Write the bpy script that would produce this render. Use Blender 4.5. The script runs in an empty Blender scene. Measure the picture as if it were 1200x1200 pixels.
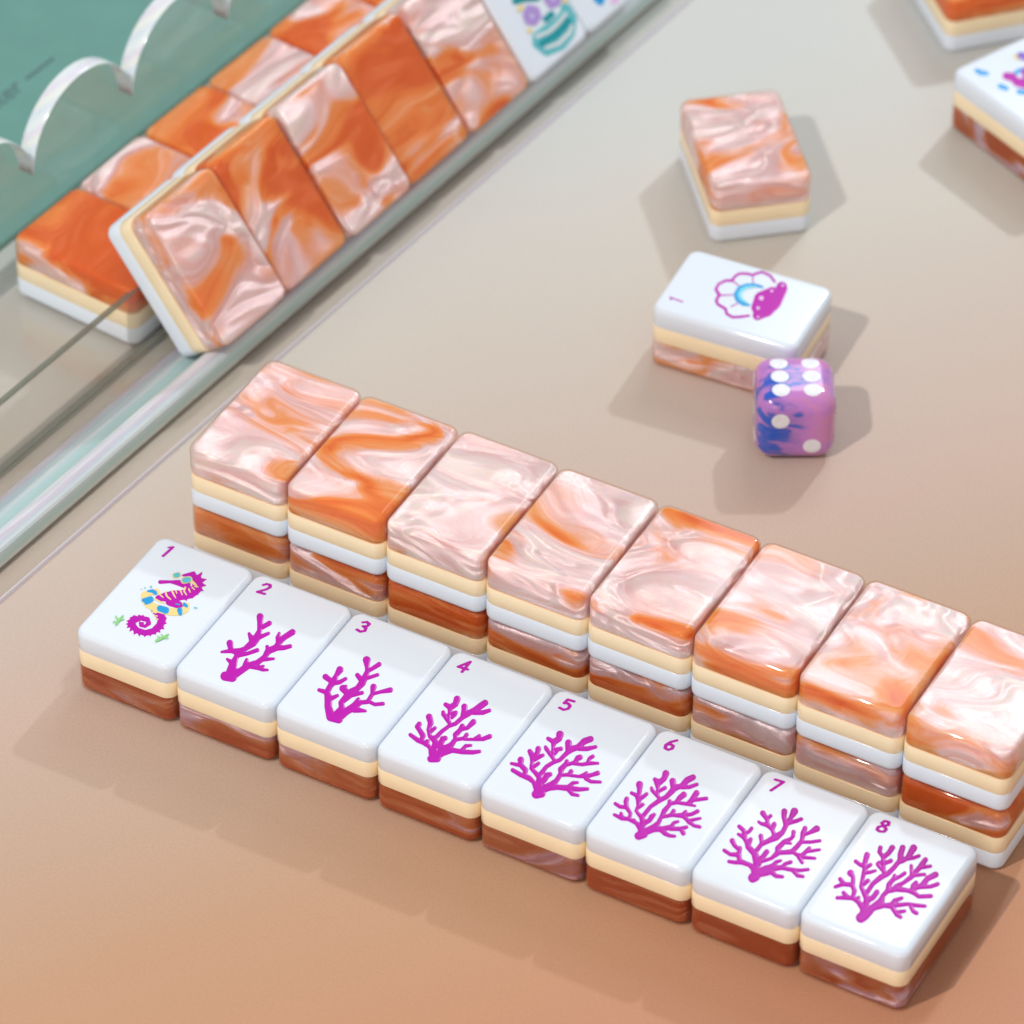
import bpy, bmesh, math, random
import numpy as np
from mathutils import Matrix, Vector
random.seed(4)
# one Blender unit is the width of a game tile (22 mm)
SC = bpy.context.scene
SC.unit_settings.system = 'METRIC'
SC.unit_settings.scale_length = 0.022
COL = SC.collection

# ------------------------------------------------------------ camera, light, exposure
cam_d = bpy.data.cameras.new('camera')
cam = bpy.data.objects.new('camera', cam_d); COL.objects.link(cam); SC.camera = cam
_R = ((0.87584141, 0.48253102, 0.0081013), (0.32529058, -0.57786777, -0.74850176), (-0.35649384, 0.65820412, -0.66308332))
right, down, fwd = (Vector(r) for r in _R)
rot = Matrix((right, -down, -fwd)).transposed()
cam.matrix_world = Matrix.Translation((19.4492, -28.0013, 32.0872)) @ rot.to_4x4()
cam_d.sensor_width = 36; cam_d.lens = 187.40
cam_d.clip_start = 1; cam_d.clip_end = 400
cam_d.dof.use_dof = True; cam_d.dof.focus_distance = 45.8; cam_d.dof.aperture_fstop = 0.46

world = bpy.data.worlds.new('World'); SC.world = world; world.use_nodes = True
world.node_tree.nodes['Background'].inputs[0].default_value = (0.97, 0.95, 0.94, 1)
world.node_tree.nodes['Background'].inputs[1].default_value = 0.44

def area(name, loc, target, size, power, color):
    d = bpy.data.lights.new(name, 'AREA'); d.shape = 'DISK'; d.size = size; d.energy = power; d.color = color
    o = bpy.data.objects.new(name, d); COL.objects.link(o); o.location = loc
    o.rotation_euler = (Vector(target) - Vector(loc)).to_track_quat('-Z', 'Y').to_euler()
    return o
area('lamp_behind', (4, 41.6, 29), (4, 3, 0), 1.3, 6000, (0.80, 0.92, 1.0))
area('lamp_front', (-4.5, -22, 35), (4, 3, 0), 1.3, 8600, (1.0, 0.98, 0.95))
area('softbox', (-5, 48, 41), (4, 4, 0), 22, 4700, (0.86, 0.93, 1.0))

area('added_fill_low', (22, -48, 14), (4, 3, 0.5), 24, 3500, (0.97, 0.98, 1.0))  # added fill, brightens the upright tile sides; no lamp known there

SC.view_settings.view_transform = 'Standard'; SC.view_settings.look = 'None'
SC.view_settings.exposure = 0.22; SC.view_settings.gamma = 1.0
SC.render.engine = 'CYCLES'
SC.cycles.max_bounces = 9; SC.cycles.transparent_max_bounces = 24
SC.cycles.transmission_bounces = 12
SC.render.resolution_x = 1024; SC.render.resolution_y = 1024

# ------------------------------------------------------------ artwork outlines (stroke centre lines with half widths)
CORAL = {
 2: ([[0.0005886, 0.0005087, -0.6536], [0.000331, -0.0008509, 0.2332]], """150 1010 50 240 1020 55
230 960 60 255 850 42 290 770 24 320 710 42 400 665 24 500 590 42 560 510 42 590 430 24 595 330 28 595 250 36
600 400 20 715 335 24
600 510 20 705 465 12
500 560 40 455 470 12
320 700 38 220 690 20 105 703 8
225 680 24 208 590 34
330 740 24 430 725 16 560 680 18
250 850 34 175 795 8
240 1000 55 340 950 34 440 880 34 560 840 28 650 770 24 700 690 34 800 650 34 840 580 28 900 520 28 1010 450 32
830 600 24 825 520 24 840 465 10
830 650 28 900 650 22 980 630 18
700 680 30 685 635 14
630 800 20 770 790 8
480 890 20 560 905 18 630 930 14 690 932 8
570 900 15 640 882 7
410 870 30 425 805 15"""),
 3: ([[0.0005832, 0.000488, -0.6359], [0.0003278, -0.0008411, 0.1169]], """300 930 50 400 960 45
300 930 50 265 800 38 270 700 43 250 620 30 290 540 28 340 470 38 370 400 20 415 330 38
330 500 24 410 490 20 490 445 14
310 480 24 230 420 30
250 620 24 150 590 16
300 700 24 385 660 12
380 900 43 440 820 30 430 750 26 520 660 42 560 610 33 640 570 28 700 500 38 730 440 33 770 350 24 765 300 20 760 205 42
790 340 16 920 260 22
760 440 16 900 395 14
690 460 28 640 400 22
500 620 32 455 570 38 490 545 15
560 660 18 700 625 16
400 930 53 500 860 38 600 800 42 650 710 18
620 790 33 680 750 20 770 740 20 830 640 18 845 550 32
840 640 13 930 615 14 1060 590 26
790 740 16 860 775 15 965 765 16
600 840 33 740 857 10"""),
 4: ([[0.0006316, 0.0005117, -0.7154], [0.0003549, -0.0009106, 0.141]], """350 940 33 420 930 43 380 870 48
370 870 38 340 810 15 290 760 22 200 725 20 110 660 14
250 700 20 260 670 24 215 600 20 195 565 24 215 535 22
290 770 20 310 740 20
390 850 33 405 740 26 340 680 16 320 600 13 350 520 26 330 450 30
340 630 16 400 580 12
400 750 24 380 700 24
400 700 18 480 620 15 560 560 14 640 530 16 720 460 18 790 410 28 860 370 22 940 320 30 990 285 28
730 440 24 745 370 26 745 330 28
850 400 20 960 400 20 1040 375 14
580 540 14 500 420 20 495 395 14
565 500 12 570 400 12 580 340 28 640 300 26 660 240 32
580 340 26 525 305 18
560 420 11 645 400 16
600 460 10 640 420 12
400 800 33 470 760 24 490 710 26 520 700 20
430 900 38 520 830 43 590 780 24 640 710 18 640 660 24 690 610 20 720 560 22
700 600 14 780 580 15 850 510 26
640 720 12 740 700 14 770 660 16
740 715 8 860 715 11 960 710 17 1040 680 20
860 710 12 920 670 10
500 870 28 600 840 22 720 860 20 840 865 18 920 855 12
700 850 14 760 790 14 820 785 8"""),
 5: ([[0.0006276, 0.0004919, -0.7449], [0.0003526, -0.0009056, 0.2007]], """380 960 43 440 950 43 410 880 48
390 880 38 350 820 16 300 775 24 200 735 20 105 680 16
250 740 16 255 680 24 200 620 20 200 560 30
200 625 16 150 615 14 90 603 10
410 850 28 420 760 26 370 710 18 320 660 12 335 580 16 340 520 30 305 460 20
350 540 28 395 480 20 405 430 25
360 550 24 460 505 12
340 650 16 410 600 12
430 730 20 500 640 16 580 590 16 660 560 16 730 490 18 780 440 33 870 410 24 950 340 30 1020 315 28
760 450 28 760 360 32
880 430 18 980 430 20 1080 408 12
590 560 12 500 430 18 490 410 12
580 520 12 575 420 10 590 350 28 650 310 28 660 260 36
590 350 24 520 310 15
590 440 11 670 430 18
600 490 10 640 440 12
430 830 28 480 790 24 510 740 26 545 730 18
470 900 38 560 860 38 620 800 20 670 720 20 670 670 26 740 600 20 740 580 18
740 620 12 830 590 14 870 540 26 895 530 24
820 605 11 920 615 13 1010 600 16 1105 600 8
985 590 14 1010 540 14 1045 520 15
670 740 12 760 735 14 790 695 18
760 740 11 880 755 11 940 745 24 970 710 10
960 755 20 1040 735 15 1100 715 20
960 780 15 1020 815 13 1130 820 10
530 880 33 640 880 22 750 890 28 880 905 18 980 900 12
760 870 15 810 830 14 865 825 8
760 910 18 800 960 15 870 975 10"""),
 6: ([[0.0006226, 0.0004709, -0.7386], [0.0003497, -0.0008976, 0.1682]], """380 950 40 440 930 40 410 860 38
400 850 33 350 800 15 260 755 15 180 745 18 95 705 10
190 740 15 175 690 12
270 750 13 285 690 13 240 620 18 230 550 20 240 520 20
240 620 15 160 610 15 105 575 12
330 790 18 325 770 14
430 830 24 420 740 24 380 700 13 350 660 11 375 600 13 380 530 26 360 480 18 295 450 12
390 520 20 440 490 15 475 460 12
385 500 13 390 400 23 390 350 34
380 620 13 430 585 12
440 710 18 520 610 16 620 540 20 700 500 20 770 430 26 800 390 33 880 370 20 950 300 30 1020 265 26
790 400 26 780 310 30
890 385 16 980 380 16 1065 350 12
620 510 13 540 420 15 530 390 10
605 480 11 605 400 13 600 320 33 570 290 16
620 330 26 680 280 24 700 220 32
620 430 12 690 390 15
450 800 24 510 770 18 530 730 23 560 705 14
470 900 33 560 860 38 610 800 18 650 720 15 680 660 22 740 590 16 745 550 18
750 580 13 820 560 16 860 510 24 910 470 28
830 565 11 950 580 15 1000 540 24 1060 450 26
1010 535 16 1100 525 14 1175 515 14
950 585 10 1040 602 6
670 730 11 760 710 16 790 660 16
760 710 11 890 715 22 930 670 12
900 715 18 1000 700 14 1070 665 16
910 730 16 960 780 16 1040 760 11 1100 748 8
960 790 13 1030 835 13 1095 848 12
540 870 33 660 870 22 760 850 22 790 800 12 840 785 8
750 870 16 870 870 18 940 850 12
870 870 16 900 920 20
640 880 24 690 925 20 740 950 13 800 955 10"""),
 7: ([[0.0006697, 0.0004873, -0.7322], [0.000376, -0.0009665, 0.2616]], """390 960 43 420 950 38 420 870 43
410 860 33 350 820 16 270 790 20 200 795 13 130 785 10
250 780 16 235 710 22 150 710 12 80 665 12
240 700 16 250 640 14
230 650 13 190 610 15 165 560 20
440 800 38 410 700 28 340 630 22 320 570 16 290 520 18 230 490 8
300 510 20 290 450 15 240 405 14
310 480 11 350 460 11 375 425 12
340 600 20 365 545 14
420 680 16 480 600 16 560 560 20 640 520 32 710 470 18 745 400 18 745 370 20 725 300 18 730 240 24
760 380 16 800 310 16 840 240 32
780 370 13 860 345 14 915 325 12
490 590 16 480 550 14 475 510 18
620 500 13 600 440 15 620 380 18
600 440 13 550 390 20 480 375 11 450 355 8
545 380 18 545 330 15 495 260 22
550 320 11 580 290 12
450 790 33 500 730 18 540 680 20
500 780 11 590 750 11 660 690 24 660 640 22 730 570 18 800 540 11 825 510 13 830 465 16
740 580 10 800 590 6
680 690 16 810 680 20 870 620 18 920 560 16 930 480 18 955 425 18
930 500 11 1010 470 13 1080 430 28
920 575 11 1010 575 11 1115 560 10
820 680 12 860 710 13 920 720 15 990 650 13 1000 640 12
960 680 11 1110 657 8
890 740 18 920 795 12
930 740 13 1060 750 8
450 910 38 540 880 48 610 830 20 640 790 12 690 775 8
600 860 24 700 850 18 740 810 13 800 790 12
700 855 11 820 875 16 900 880 11 985 870 10
820 880 14 870 935 13 930 945 10
590 900 20 640 940 15 710 948 10"""),
 8: ([[0.0007156, 0.0005, -0.7166], [0.0004017, -0.001033, 0.3087]], """330 910 43 370 880 43 360 820 33
350 810 26 300 750 16 250 715 15 190 710 16 90 712 10
190 700 15 155 660 12
250 700 13 265 640 16 240 580 16 150 575 14 70 602 9
160 570 13 120 525 14
250 570 13 250 500 13 225 465 28
290 735 15 305 710 12
380 790 24 390 720 24 360 660 18 330 600 12 345 520 12 370 420 18 365 370 16 390 280 22
365 390 16 330 385 13 275 345 12
380 410 11 425 380 12
370 460 12 420 455 11 475 440 7
350 580 13 400 540 14
390 660 15 450 570 15 530 505 20 600 470 18 660 410 16 710 350 16 740 340 20 800 310 16 860 210 28
720 340 16 730 270 22 750 205 20
790 320 13 860 310 11 915 290 10
570 460 13 500 380 12 495 370 10
560 420 11 550 300 13 515 250 13 525 205 14
560 300 16 610 260 16 645 205 20
560 370 11 630 340 14
510 360 13 580 350 10
390 740 22 450 710 18 490 655 18
400 860 33 470 790 24 530 750 28 550 690 14 600 640 18 610 580 18 660 520 15 670 490 12
660 530 11 720 500 11 770 465 12
680 600 16 760 560 12 840 500 18 880 450 15 920 410 18 940 380 18 980 330 18
930 410 11 1030 395 9
850 490 11 970 478 8
840 490 11 835 390 9
620 640 18 680 620 24 800 640 14 850 650 24 850 590 13 885 555 10
860 620 18 940 590 20 1000 520 20 1080 480 22
930 605 13 1030 600 12 1100 575 14
860 660 16 910 700 13 1030 695 14
450 810 26 560 790 16 640 790 26 670 740 16 740 715 10
650 790 16 800 775 11 900 790 12 970 795 10
820 780 11 850 845 13 885 865 14
650 820 16 690 880 16 725 905 12
690 855 11 765 845 10"""),
}
SEAHORSE = ([[0.0007001, 0.0006233, -0.7243], [0.0003938, -0.001012, 0.2668]], [
  ('magenta', """530 298 20 640 295 14 740 308 32 820 330 42
890 240 38 940 290 55 930 370 52 860 420 55 770 440 52 680 450 58 590 460 48 510 475 30
640 510 48 740 550 38
780 225 10 890 215 32
900 230 25 900 180 2
950 240 25 990 188 2
980 280 25 1035 268 2
980 330 25 1030 335 2
960 370 25 1000 395 2
920 400 25 942 440 2
860 440 25 882 476 2
800 470 25 820 500 2
450 615 14 520 640 48 555 700 42 530 770 40 460 830 32 370 850 30 280 820 30 235 770 34 240 715 34 320 690 24 395 705 26 412 745 22 370 780 15 320 770 13 315 742 11 350 745 9
570 690 20 605 690 2
570 740 20 602 745 2
550 790 20 575 808 2
510 820 20 535 845 2
470 840 20 485 868 2
420 855 20 430 885 2
365 860 20 368 892 2
310 850 20 308 885 2
265 840 20 250 865 2
230 800 20 205 832 2
205 770 20 175 795 2
205 750 20 165 755 2
215 720 20 172 722 2
235 690 20 205 688 2
270 680 15 245 660 2
320 675 15 295 655 2
350 680 15 345 655 2"""),
  ('yellow', """520 415 16 490 400 28 430 415 28 360 440 34 360 490 34 400 540 38 480 580 40 570 605 40 660 625 38 750 625 36 810 595 33 822 555 28 785 535 14
475 485 7 530 515 6 590 533 4
520 430 6 565 468 3
588 410 7 605 455 6 650 492 3
658 392 7 680 440 6 700 472 3
700 392 5 712 425 3
750 388 6 770 440 3
803 358 7 790 400 6 818 440 3
842 375 6 858 412 3
878 358 5 905 382 3
860 275 8 900 315 12 925 332 3
905 345 4 940 352 4
440 625 4 490 635 4
465 665 4 500 670 4
480 700 4 510 705 4
690 228 28 730 220 28
790 282 34 845 272 34"""),
  ('blue', """400 402 10 450 400 18 480 420 20
355 500 20 430 490 30
380 530 18 420 515 20
530 590 32 595 610 34
745 610 28 750 640 22
795 545 18 820 565 14
700 540 4 740 548 6"""),
  ('teal', """695 230 20 728 222 20
795 284 25 842 276 25
432 355 9 432 355 9
365 368 6 366 368 6
326 381 4 327 381 4
900 580 4 930 585 4"""),
  ('green', """60 765 10 85 725 11 130 672 6
75 745 8 25 735 4
85 725 8 50 675 4
95 715 8 140 710 4
490 940 10 540 920 11 620 872 6
540 920 8 505 890 4
565 905 8 545 870 4
575 905 8 620 912 4"""),
])
SHELL = ([[0.0003079, -0.001061, 0.3978], [-0.0006596, -0.0004409, 0.6012]], [
  ('magenta', """960 330 15 900 250 15 800 205 14 720 225 15 680 245 15 600 225 15 510 225 15 450 260 16 415 315 18 330 315 15 240 360 15 205 430 17 250 500 19 210 570 17 230 620 16 300 660 16 330 680 18 345 740 16 420 785 15 520 780 15 630 765 13
680 250 7 680 350 5
430 330 7 500 380 5
270 505 8 420 500 5
400 650 6 480 610 5
1050 400 68 1050 420 72 960 600 80 850 690 90 740 760 62
930 470 72 800 560 105 750 660 88"""),
  ('blue', """800 400 14 700 375 20 600 380 24 510 420 30 465 500 32 490 570 26 560 620 20 630 630 14"""),
  ('cyan', """720 395 6 600 405 16 535 440 22 505 500 22 530 560 16 600 605 8"""),
  ('pink', """920 455 16 921 455 16
785 548 26 786 548 26
745 675 18 746 675 18
1060 385 14 1061 385 14
745 790 12 746 790 12"""),
])
POSY = ([[0.001228, -0.00166, -0.2503], [-0.00091, -0.001914, 1.953]], [
  ('blue', """570 455 12 600 470 16 640 475 10
720 555 14 760 570 14
840 590 14 900 600 14
820 470 12 860 450 14"""),
  ('magenta', """760 490 22 800 500 26
830 530 26 900 545 30
900 470 40 940 490 40"""),
  ('yellow', """820 365 14 850 370 16"""),
  ('violet', """850 360 20 900 370 26"""),
])
JAR = ([[0.001655, -0.0009674, -0.3846], [-0.0009592, -0.001102, 0.2087]], [
  ('aqua', """500 70 34 545 140 34 530 250 34 470 330 34 370 375 32 305 320 34 300 270 30 370 215 28 450 160 30 500 90 26
380 300 60 460 220 60"""),
  ('cream', """300 270 12 380 240 10 450 180 12 500 110 10
360 350 8 450 320 12 530 240 12 545 190 8"""),
  ('tealdark', """335 320 22 430 260 24 515 165 26
360 150 20 400 115 22
150 25 22 220 5 22 300 0 22"""),
  ('lilac', """225 120 22 245 75 22 290 85 22 305 130 22 280 170 22 240 165 22 225 120 22
370 10 22 400 50 22 440 30 22 450 -10 22"""),
  ('yellow', """180 80 16 190 70 16
245 230 14 250 232 14
490 20 14 495 15 14"""),
])
BLOOM = ([[0.001655, -0.0009674, -1.385], [-0.0009592, -0.001102, 0.2087]], [
  ('blue', """710 -10 20 745 20 26 760 -5 20"""),
  ('pink', """835 20 16 860 5 18"""),
])

# ------------------------------------------------------------ materials
def new_mat(name):
    m = bpy.data.materials.new(name); m.use_nodes = True
    nt = m.node_tree
    for n in list(nt.nodes): nt.nodes.remove(n)
    out = nt.nodes.new('ShaderNodeOutputMaterial')
    return m, nt, out
def N(nt, kind, **kw):
    n = nt.nodes.new(kind)
    for k, v in kw.items():
        if k.startswith('_'): setattr(n, k[1:], v)
        else:
            key = int(k[1:]) if k[0] == 'i' and k[1:].isdigit() else k.replace('__', ' ')
            n.inputs[key].default_value = v
    return n
def L(nt, a, b): nt.links.new(a, b)
def ramp(nt, fac, stops, interp='LINEAR'):
    r = nt.nodes.new('ShaderNodeValToRGB'); r.color_ramp.interpolation = interp
    e = r.color_ramp.elements
    while len(e) < len(stops): e.new(0.5)
    for el, (p, c) in zip(e, stops): el.position = p; el.color = (*c, 1)
    L(nt, fac, r.inputs[0]); return r.outputs[0]
def math_(nt, op, a, b=None, c=None):
    n = nt.nodes.new('ShaderNodeMath'); n.operation = op
    for i, v in enumerate((a, b, c)):
        if v is None: continue
        if isinstance(v, (int, float)): n.inputs[i].default_value = v
        else: L(nt, v, n.inputs[i])
    return n.outputs[0]
def vmath(nt, op, a, b=None):
    n = nt.nodes.new('ShaderNodeVectorMath'); n.operation = op
    for i, v in enumerate((a, b)):
        if v is None: continue
        if isinstance(v, tuple): n.inputs[i].default_value = v
        else: L(nt, v, n.inputs[i])
    return n.outputs[0]

def plain(name, col, rough=0.2, bump=0.0, bscale=40, coat=0.0, vary=0.0, spec=0.5, sss=0.0, rvar=0.0):
    m, nt, out = new_mat(name)
    p = N(nt, 'ShaderNodeBsdfPrincipled', Base__Color=(*col, 1), Roughness=rough)
    p.inputs['Coat Weight'].default_value = coat; p.inputs['Coat Roughness'].default_value = 0.04
    p.inputs['Specular IOR Level'].default_value = spec
    if sss:
        p.inputs['Subsurface Weight'].default_value = sss
        p.inputs['Subsurface Radius'].default_value = (0.12, 0.1, 0.09); p.inputs['Subsurface Scale'].default_value = 1.0
    tc = N(nt, 'ShaderNodeTexCoord')
    if vary:
        n = N(nt, 'ShaderNodeTexNoise', Scale=2.3, Detail=4.0); L(nt, tc.outputs['Object'], n.inputs['Vector'])
        c = ramp(nt, n.outputs[0], [(0.3, tuple(v * (1 - vary) for v in col)), (0.7, tuple(min(1, v * (1 + vary)) for v in col))])
        L(nt, c, p.inputs['Base Color'])
    if rvar:
        # handling marks: faint patches where the polish is duller
        n = N(nt, 'ShaderNodeTexNoise', Scale=3.5, Detail=5.0, Roughness=0.7, Distortion=0.6); L(nt, tc.outputs['Object'], n.inputs['Vector'])
        L(nt, math_(nt, 'MULTIPLY_ADD', n.outputs[0], rvar * 2, rough - rvar), p.inputs['Roughness'])
    if bump:
        n = N(nt, 'ShaderNodeTexNoise', Scale=bscale, Detail=3.0); L(nt, tc.outputs['Object'], n.inputs['Vector'])
        b = N(nt, 'ShaderNodeBump', Strength=bump, Distance=0.01); L(nt, n.outputs[0], b.inputs['Height'])
        L(nt, b.outputs[0], p.inputs['Normal'])
    L(nt, p.outputs[0], out.inputs[0]); return m

def fresnel_fac(nt, ior, normal=None):
    g = N(nt, 'ShaderNodeNewGeometry')
    mr = math_(nt, 'MULTIPLY_ADD', g.outputs['Backfacing'], (1 / ior) - ior, ior)
    f = N(nt, 'ShaderNodeFresnel'); L(nt, mr, f.inputs['IOR'])
    if normal: L(nt, normal, f.inputs['Normal'])
    return f.outputs[0]

def clear(name, tint, ior=1.49, haze=0.0, hazecol=(0.8, 0.8, 0.8), rough=0.03, bump=0.0):
    """clear acrylic sheet: tinted see-through body with fresnel gloss and an optional milky share"""
    m, nt, out = new_mat(name)
    t = N(nt, 'ShaderNodeBsdfTransparent', Color=(*tint, 1))
    g = N(nt, 'ShaderNodeBsdfGlossy', Roughness=rough)
    mix = N(nt, 'ShaderNodeMixShader')
    nrm = None
    if bump:
        tc = N(nt, 'ShaderNodeTexCoord')
        n = N(nt, 'ShaderNodeTexNoise', Scale=5.0, Detail=2.0); L(nt, tc.outputs['Object'], n.inputs['Vector'])
        b = N(nt, 'ShaderNodeBump', Strength=bump, Distance=0.02); L(nt, n.outputs[0], b.inputs['Height'])
        nrm = b.outputs[0]; L(nt, nrm, g.inputs['Normal'])
    L(nt, fresnel_fac(nt, ior, nrm), mix.inputs[0]); L(nt, t.outputs[0], mix.inputs[1]); L(nt, g.outputs[0], mix.inputs[2])
    last = mix
    if haze:
        d = N(nt, 'ShaderNodeBsdfDiffuse', Color=(*hazecol, 1)); tr = N(nt, 'ShaderNodeBsdfTranslucent', Color=(*hazecol, 1))
        dm = N(nt, 'ShaderNodeMixShader', i0=0.5); L(nt, d.outputs[0], dm.inputs[1]); L(nt, tr.outputs[0], dm.inputs[2])
        m2 = N(nt, 'ShaderNodeMixShader', i0=haze); L(nt, mix.outputs[0], m2.inputs[1]); L(nt, dm.outputs[0], m2.inputs[2]); last = m2
    L(nt, last.outputs[0], out.inputs[0]); return m

def iridescent(name, stops, axis, scale, see=0.4, rough=0.18, off=0.0):
    """pearly film on cut acrylic edges: pale bands across the section that shift with the angle of view"""
    m, nt, out = new_mat(name)
    tc = N(nt, 'ShaderNodeTexCoord')
    sx = N(nt, 'ShaderNodeSeparateXYZ'); L(nt, tc.outputs['Object'], sx.inputs[0])
    lw = N(nt, 'ShaderNodeLayerWeight', Blend=0.5)
    n = N(nt, 'ShaderNodeTexNoise', Scale=3.0, Detail=3.0)
    mp = N(nt, 'ShaderNodeMapping'); mp.inputs['Scale'].default_value = (0.35, 9, 9); L(nt, tc.outputs['Object'], mp.inputs[0]); L(nt, mp.outputs[0], n.inputs['Vector'])
    v = math_(nt, 'ADD', math_(nt, 'MULTIPLY_ADD', sx.outputs[2], scale, off), math_(nt, 'MULTIPLY', sx.outputs[1], scale * 0.8))
    v = math_(nt, 'MULTIPLY_ADD', n.outputs[0], 0.35, v)
    v = math_(nt, 'MULTIPLY_ADD', lw.outputs['Facing'], 0.25, v)
    v = math_(nt, 'FRACT', v)
    c = ramp(nt, v, stops)
    p = N(nt, 'ShaderNodeBsdfPrincipled', Roughness=rough, Metallic=0.0); L(nt, c, p.inputs['Base Color'])
    p.inputs['Coat Weight'].default_value = 0.6; p.inputs['Coat Roughness'].default_value = 0.05
    b = N(nt, 'ShaderNodeBump', Strength=0.15, Distance=0.02); L(nt, n.outputs[0], b.inputs['Height']); L(nt, b.outputs[0], p.inputs['Normal'])
    t = N(nt, 'ShaderNodeBsdfTransparent', Color=(0.93, 0.97, 0.97, 1))
    mx = N(nt, 'ShaderNodeMixShader', i0=see); L(nt, p.outputs[0], mx.inputs[1]); L(nt, t.outputs[0], mx.inputs[2])
    L(nt, mx.outputs[0], out.inputs[0]); return m

def pearl():
    """orange resin with folded mother-of-pearl swirls; every tile reads its own part of the pour"""
    m, nt, out = new_mat('orange_pearl_resin')
    tc = N(nt, 'ShaderNodeTexCoord')
    seed = N(nt, 'ShaderNodeAttribute', _attribute_type='OBJECT', _attribute_name='swirl')
    shift = N(nt, 'ShaderNodeAttribute', _attribute_type='OBJECT', _attribute_name='paleness')
    mp = N(nt, 'ShaderNodeMapping'); mp.inputs['Scale'].default_value = (0.62, 1.15, 1.9)
    mp.inputs['Rotation'].default_value = (0, 0, 0.35)
    L(nt, tc.outputs['Object'], mp.inputs[0])
    p0 = vmath(nt, 'ADD', mp.outputs[0], seed.outputs['Vector'])
    w1 = N(nt, 'ShaderNodeTexNoise', Scale=0.9, Detail=1.0, Roughness=0.4); L(nt, p0, w1.inputs['Vector'])
    d1 = vmath(nt, 'MULTIPLY', vmath(nt, 'SUBTRACT', w1.outputs['Color'], (0.5, 0.5, 0.5)), (2.8, 2.4, 1.4))
    p1 = vmath(nt, 'ADD', p0, d1)
    w2 = N(nt, 'ShaderNodeTexNoise', Scale=1.5, Detail=1.0, Roughness=0.5); L(nt, p1, w2.inputs['Vector'])
    d2 = vmath(nt, 'MULTIPLY', vmath(nt, 'SUBTRACT', w2.outputs['Color'], (0.5, 0.5, 0.5)), (1.6, 1.5, 0.8))
    p2 = vmath(nt, 'ADD', p1, d2)
    big = N(nt, 'ShaderNodeTexNoise', Scale=0.8, Detail=1.6, Roughness=0.45, Distortion=0.3); L(nt, p2, big.inputs['Vector'])
    # long silky threads drawn out along the folds
    st = N(nt, 'ShaderNodeMapping'); st.inputs['Scale'].default_value = (0.8, 6.0, 3.0); L(nt, p2, st.inputs[0])
    fine = N(nt, 'ShaderNodeTexNoise', Scale=1.6, Detail=5.0, Roughness=0.6); L(nt, st.outputs[0], fine.inputs['Vector'])
    v = math_(nt, 'MULTIPLY_ADD', math_(nt, 'SUBTRACT', fine.outputs[0], 0.5), 0.20, math_(nt, 'MULTIPLY_ADD', math_(nt, 'SUBTRACT', big.outputs[0], 0.5), 1.45, 0.575))
    v = math_(nt, 'ADD', v, shift.outputs['Fac'])
    c = ramp(nt, v, [(0.40, (0.80, 0.16, 0.015)), (0.50, (0.97, 0.33, 0.07)), (0.555, (0.98, 0.46, 0.20)),
                     (0.60, (0.96, 0.60, 0.52)), (0.66, (0.95, 0.72, 0.77)), (0.76, (0.95, 0.92, 1.0))])
    silk = N(nt, 'ShaderNodeMapRange'); silk.inputs[1].default_value = 0.55; silk.inputs[2].default_value = 0.66; L(nt, v, silk.inputs[0])
    wave = N(nt, 'ShaderNodeTexNoise', Scale=1.25, Detail=1.0, Roughness=0.4, Distortion=0.6); L(nt, p2, wave.inputs['Vector'])
    thread = ramp(nt, math_(nt, 'MULTIPLY_ADD', fine.outputs[0], 0.6, math_(nt, 'MULTIPLY', wave.outputs[0], 0.6)),
                  [(0.50, (0.84, 0.70, 0.70)), (0.60, (0.95, 0.88, 0.89)), (0.68, (1.0, 1.0, 1.0))])
    mul = N(nt, 'ShaderNodeMixRGB', _blend_type='MULTIPLY'); L(nt, math_(nt, 'MULTIPLY_ADD', silk.outputs[0], 0.7, 0.3), mul.inputs[0]); L(nt, c, mul.inputs[1]); L(nt, thread, mul.inputs[2])
    darken = N(nt, 'ShaderNodeAttribute', _attribute_type='OBJECT', _attribute_name='resin_darken')  # per-tile multiply of the resin colour towards dark brown-red
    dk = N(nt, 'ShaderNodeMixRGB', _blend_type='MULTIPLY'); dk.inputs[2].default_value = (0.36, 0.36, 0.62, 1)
    L(nt, darken.outputs['Fac'], dk.inputs[0]); L(nt, mul.outputs[0], dk.inputs[1]); mul = dk
    # body colour, lit softly, without relief
    d = N(nt, 'ShaderNodeBsdfPrincipled', Roughness=0.5); L(nt, mul.outputs[0], d.inputs['Base Color']); d.inputs['Specular IOR Level'].default_value = 0.0
    d.inputs['Subsurface Weight'].default_value = 0.85; d.inputs['Subsurface Radius'].default_value = (1.0, 0.42, 0.24); d.inputs['Subsurface Scale'].default_value = 0.22
    # pearl flakes follow the folds: a broad metallic sheen that rolls over them
    hsum = math_(nt, 'MULTIPLY_ADD', fine.outputs[0], 0.05, math_(nt, 'MULTIPLY', wave.outputs[0], 1.6))
    hsum = math_(nt, 'MULTIPLY_ADD', big.outputs[0], 0.6, hsum)
    b = N(nt, 'ShaderNodeBump', Strength=1.0, Distance=0.40); L(nt, hsum, b.inputs['Height'])
    k = N(nt, 'ShaderNodeTexNoise', Scale=95.0, Detail=1.0); L(nt, tc.outputs['Object'], k.inputs['Vector'])
    b2 = N(nt, 'ShaderNodeBump', Strength=0.6, Distance=0.01); L(nt, k.outputs[0], b2.inputs['Height']); L(nt, b.outputs[0], b2.inputs['Normal'])
    g = N(nt, 'ShaderNodeBsdfAnisotropic', Roughness=0.42); L(nt, b2.outputs[0], g.inputs['Normal'])
    L(nt, ramp(nt, silk.outputs[0], [(0.0, (1.0, 0.62, 0.42)), (1.0, (0.98, 0.93, 1.0))]), g.inputs[0])
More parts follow.
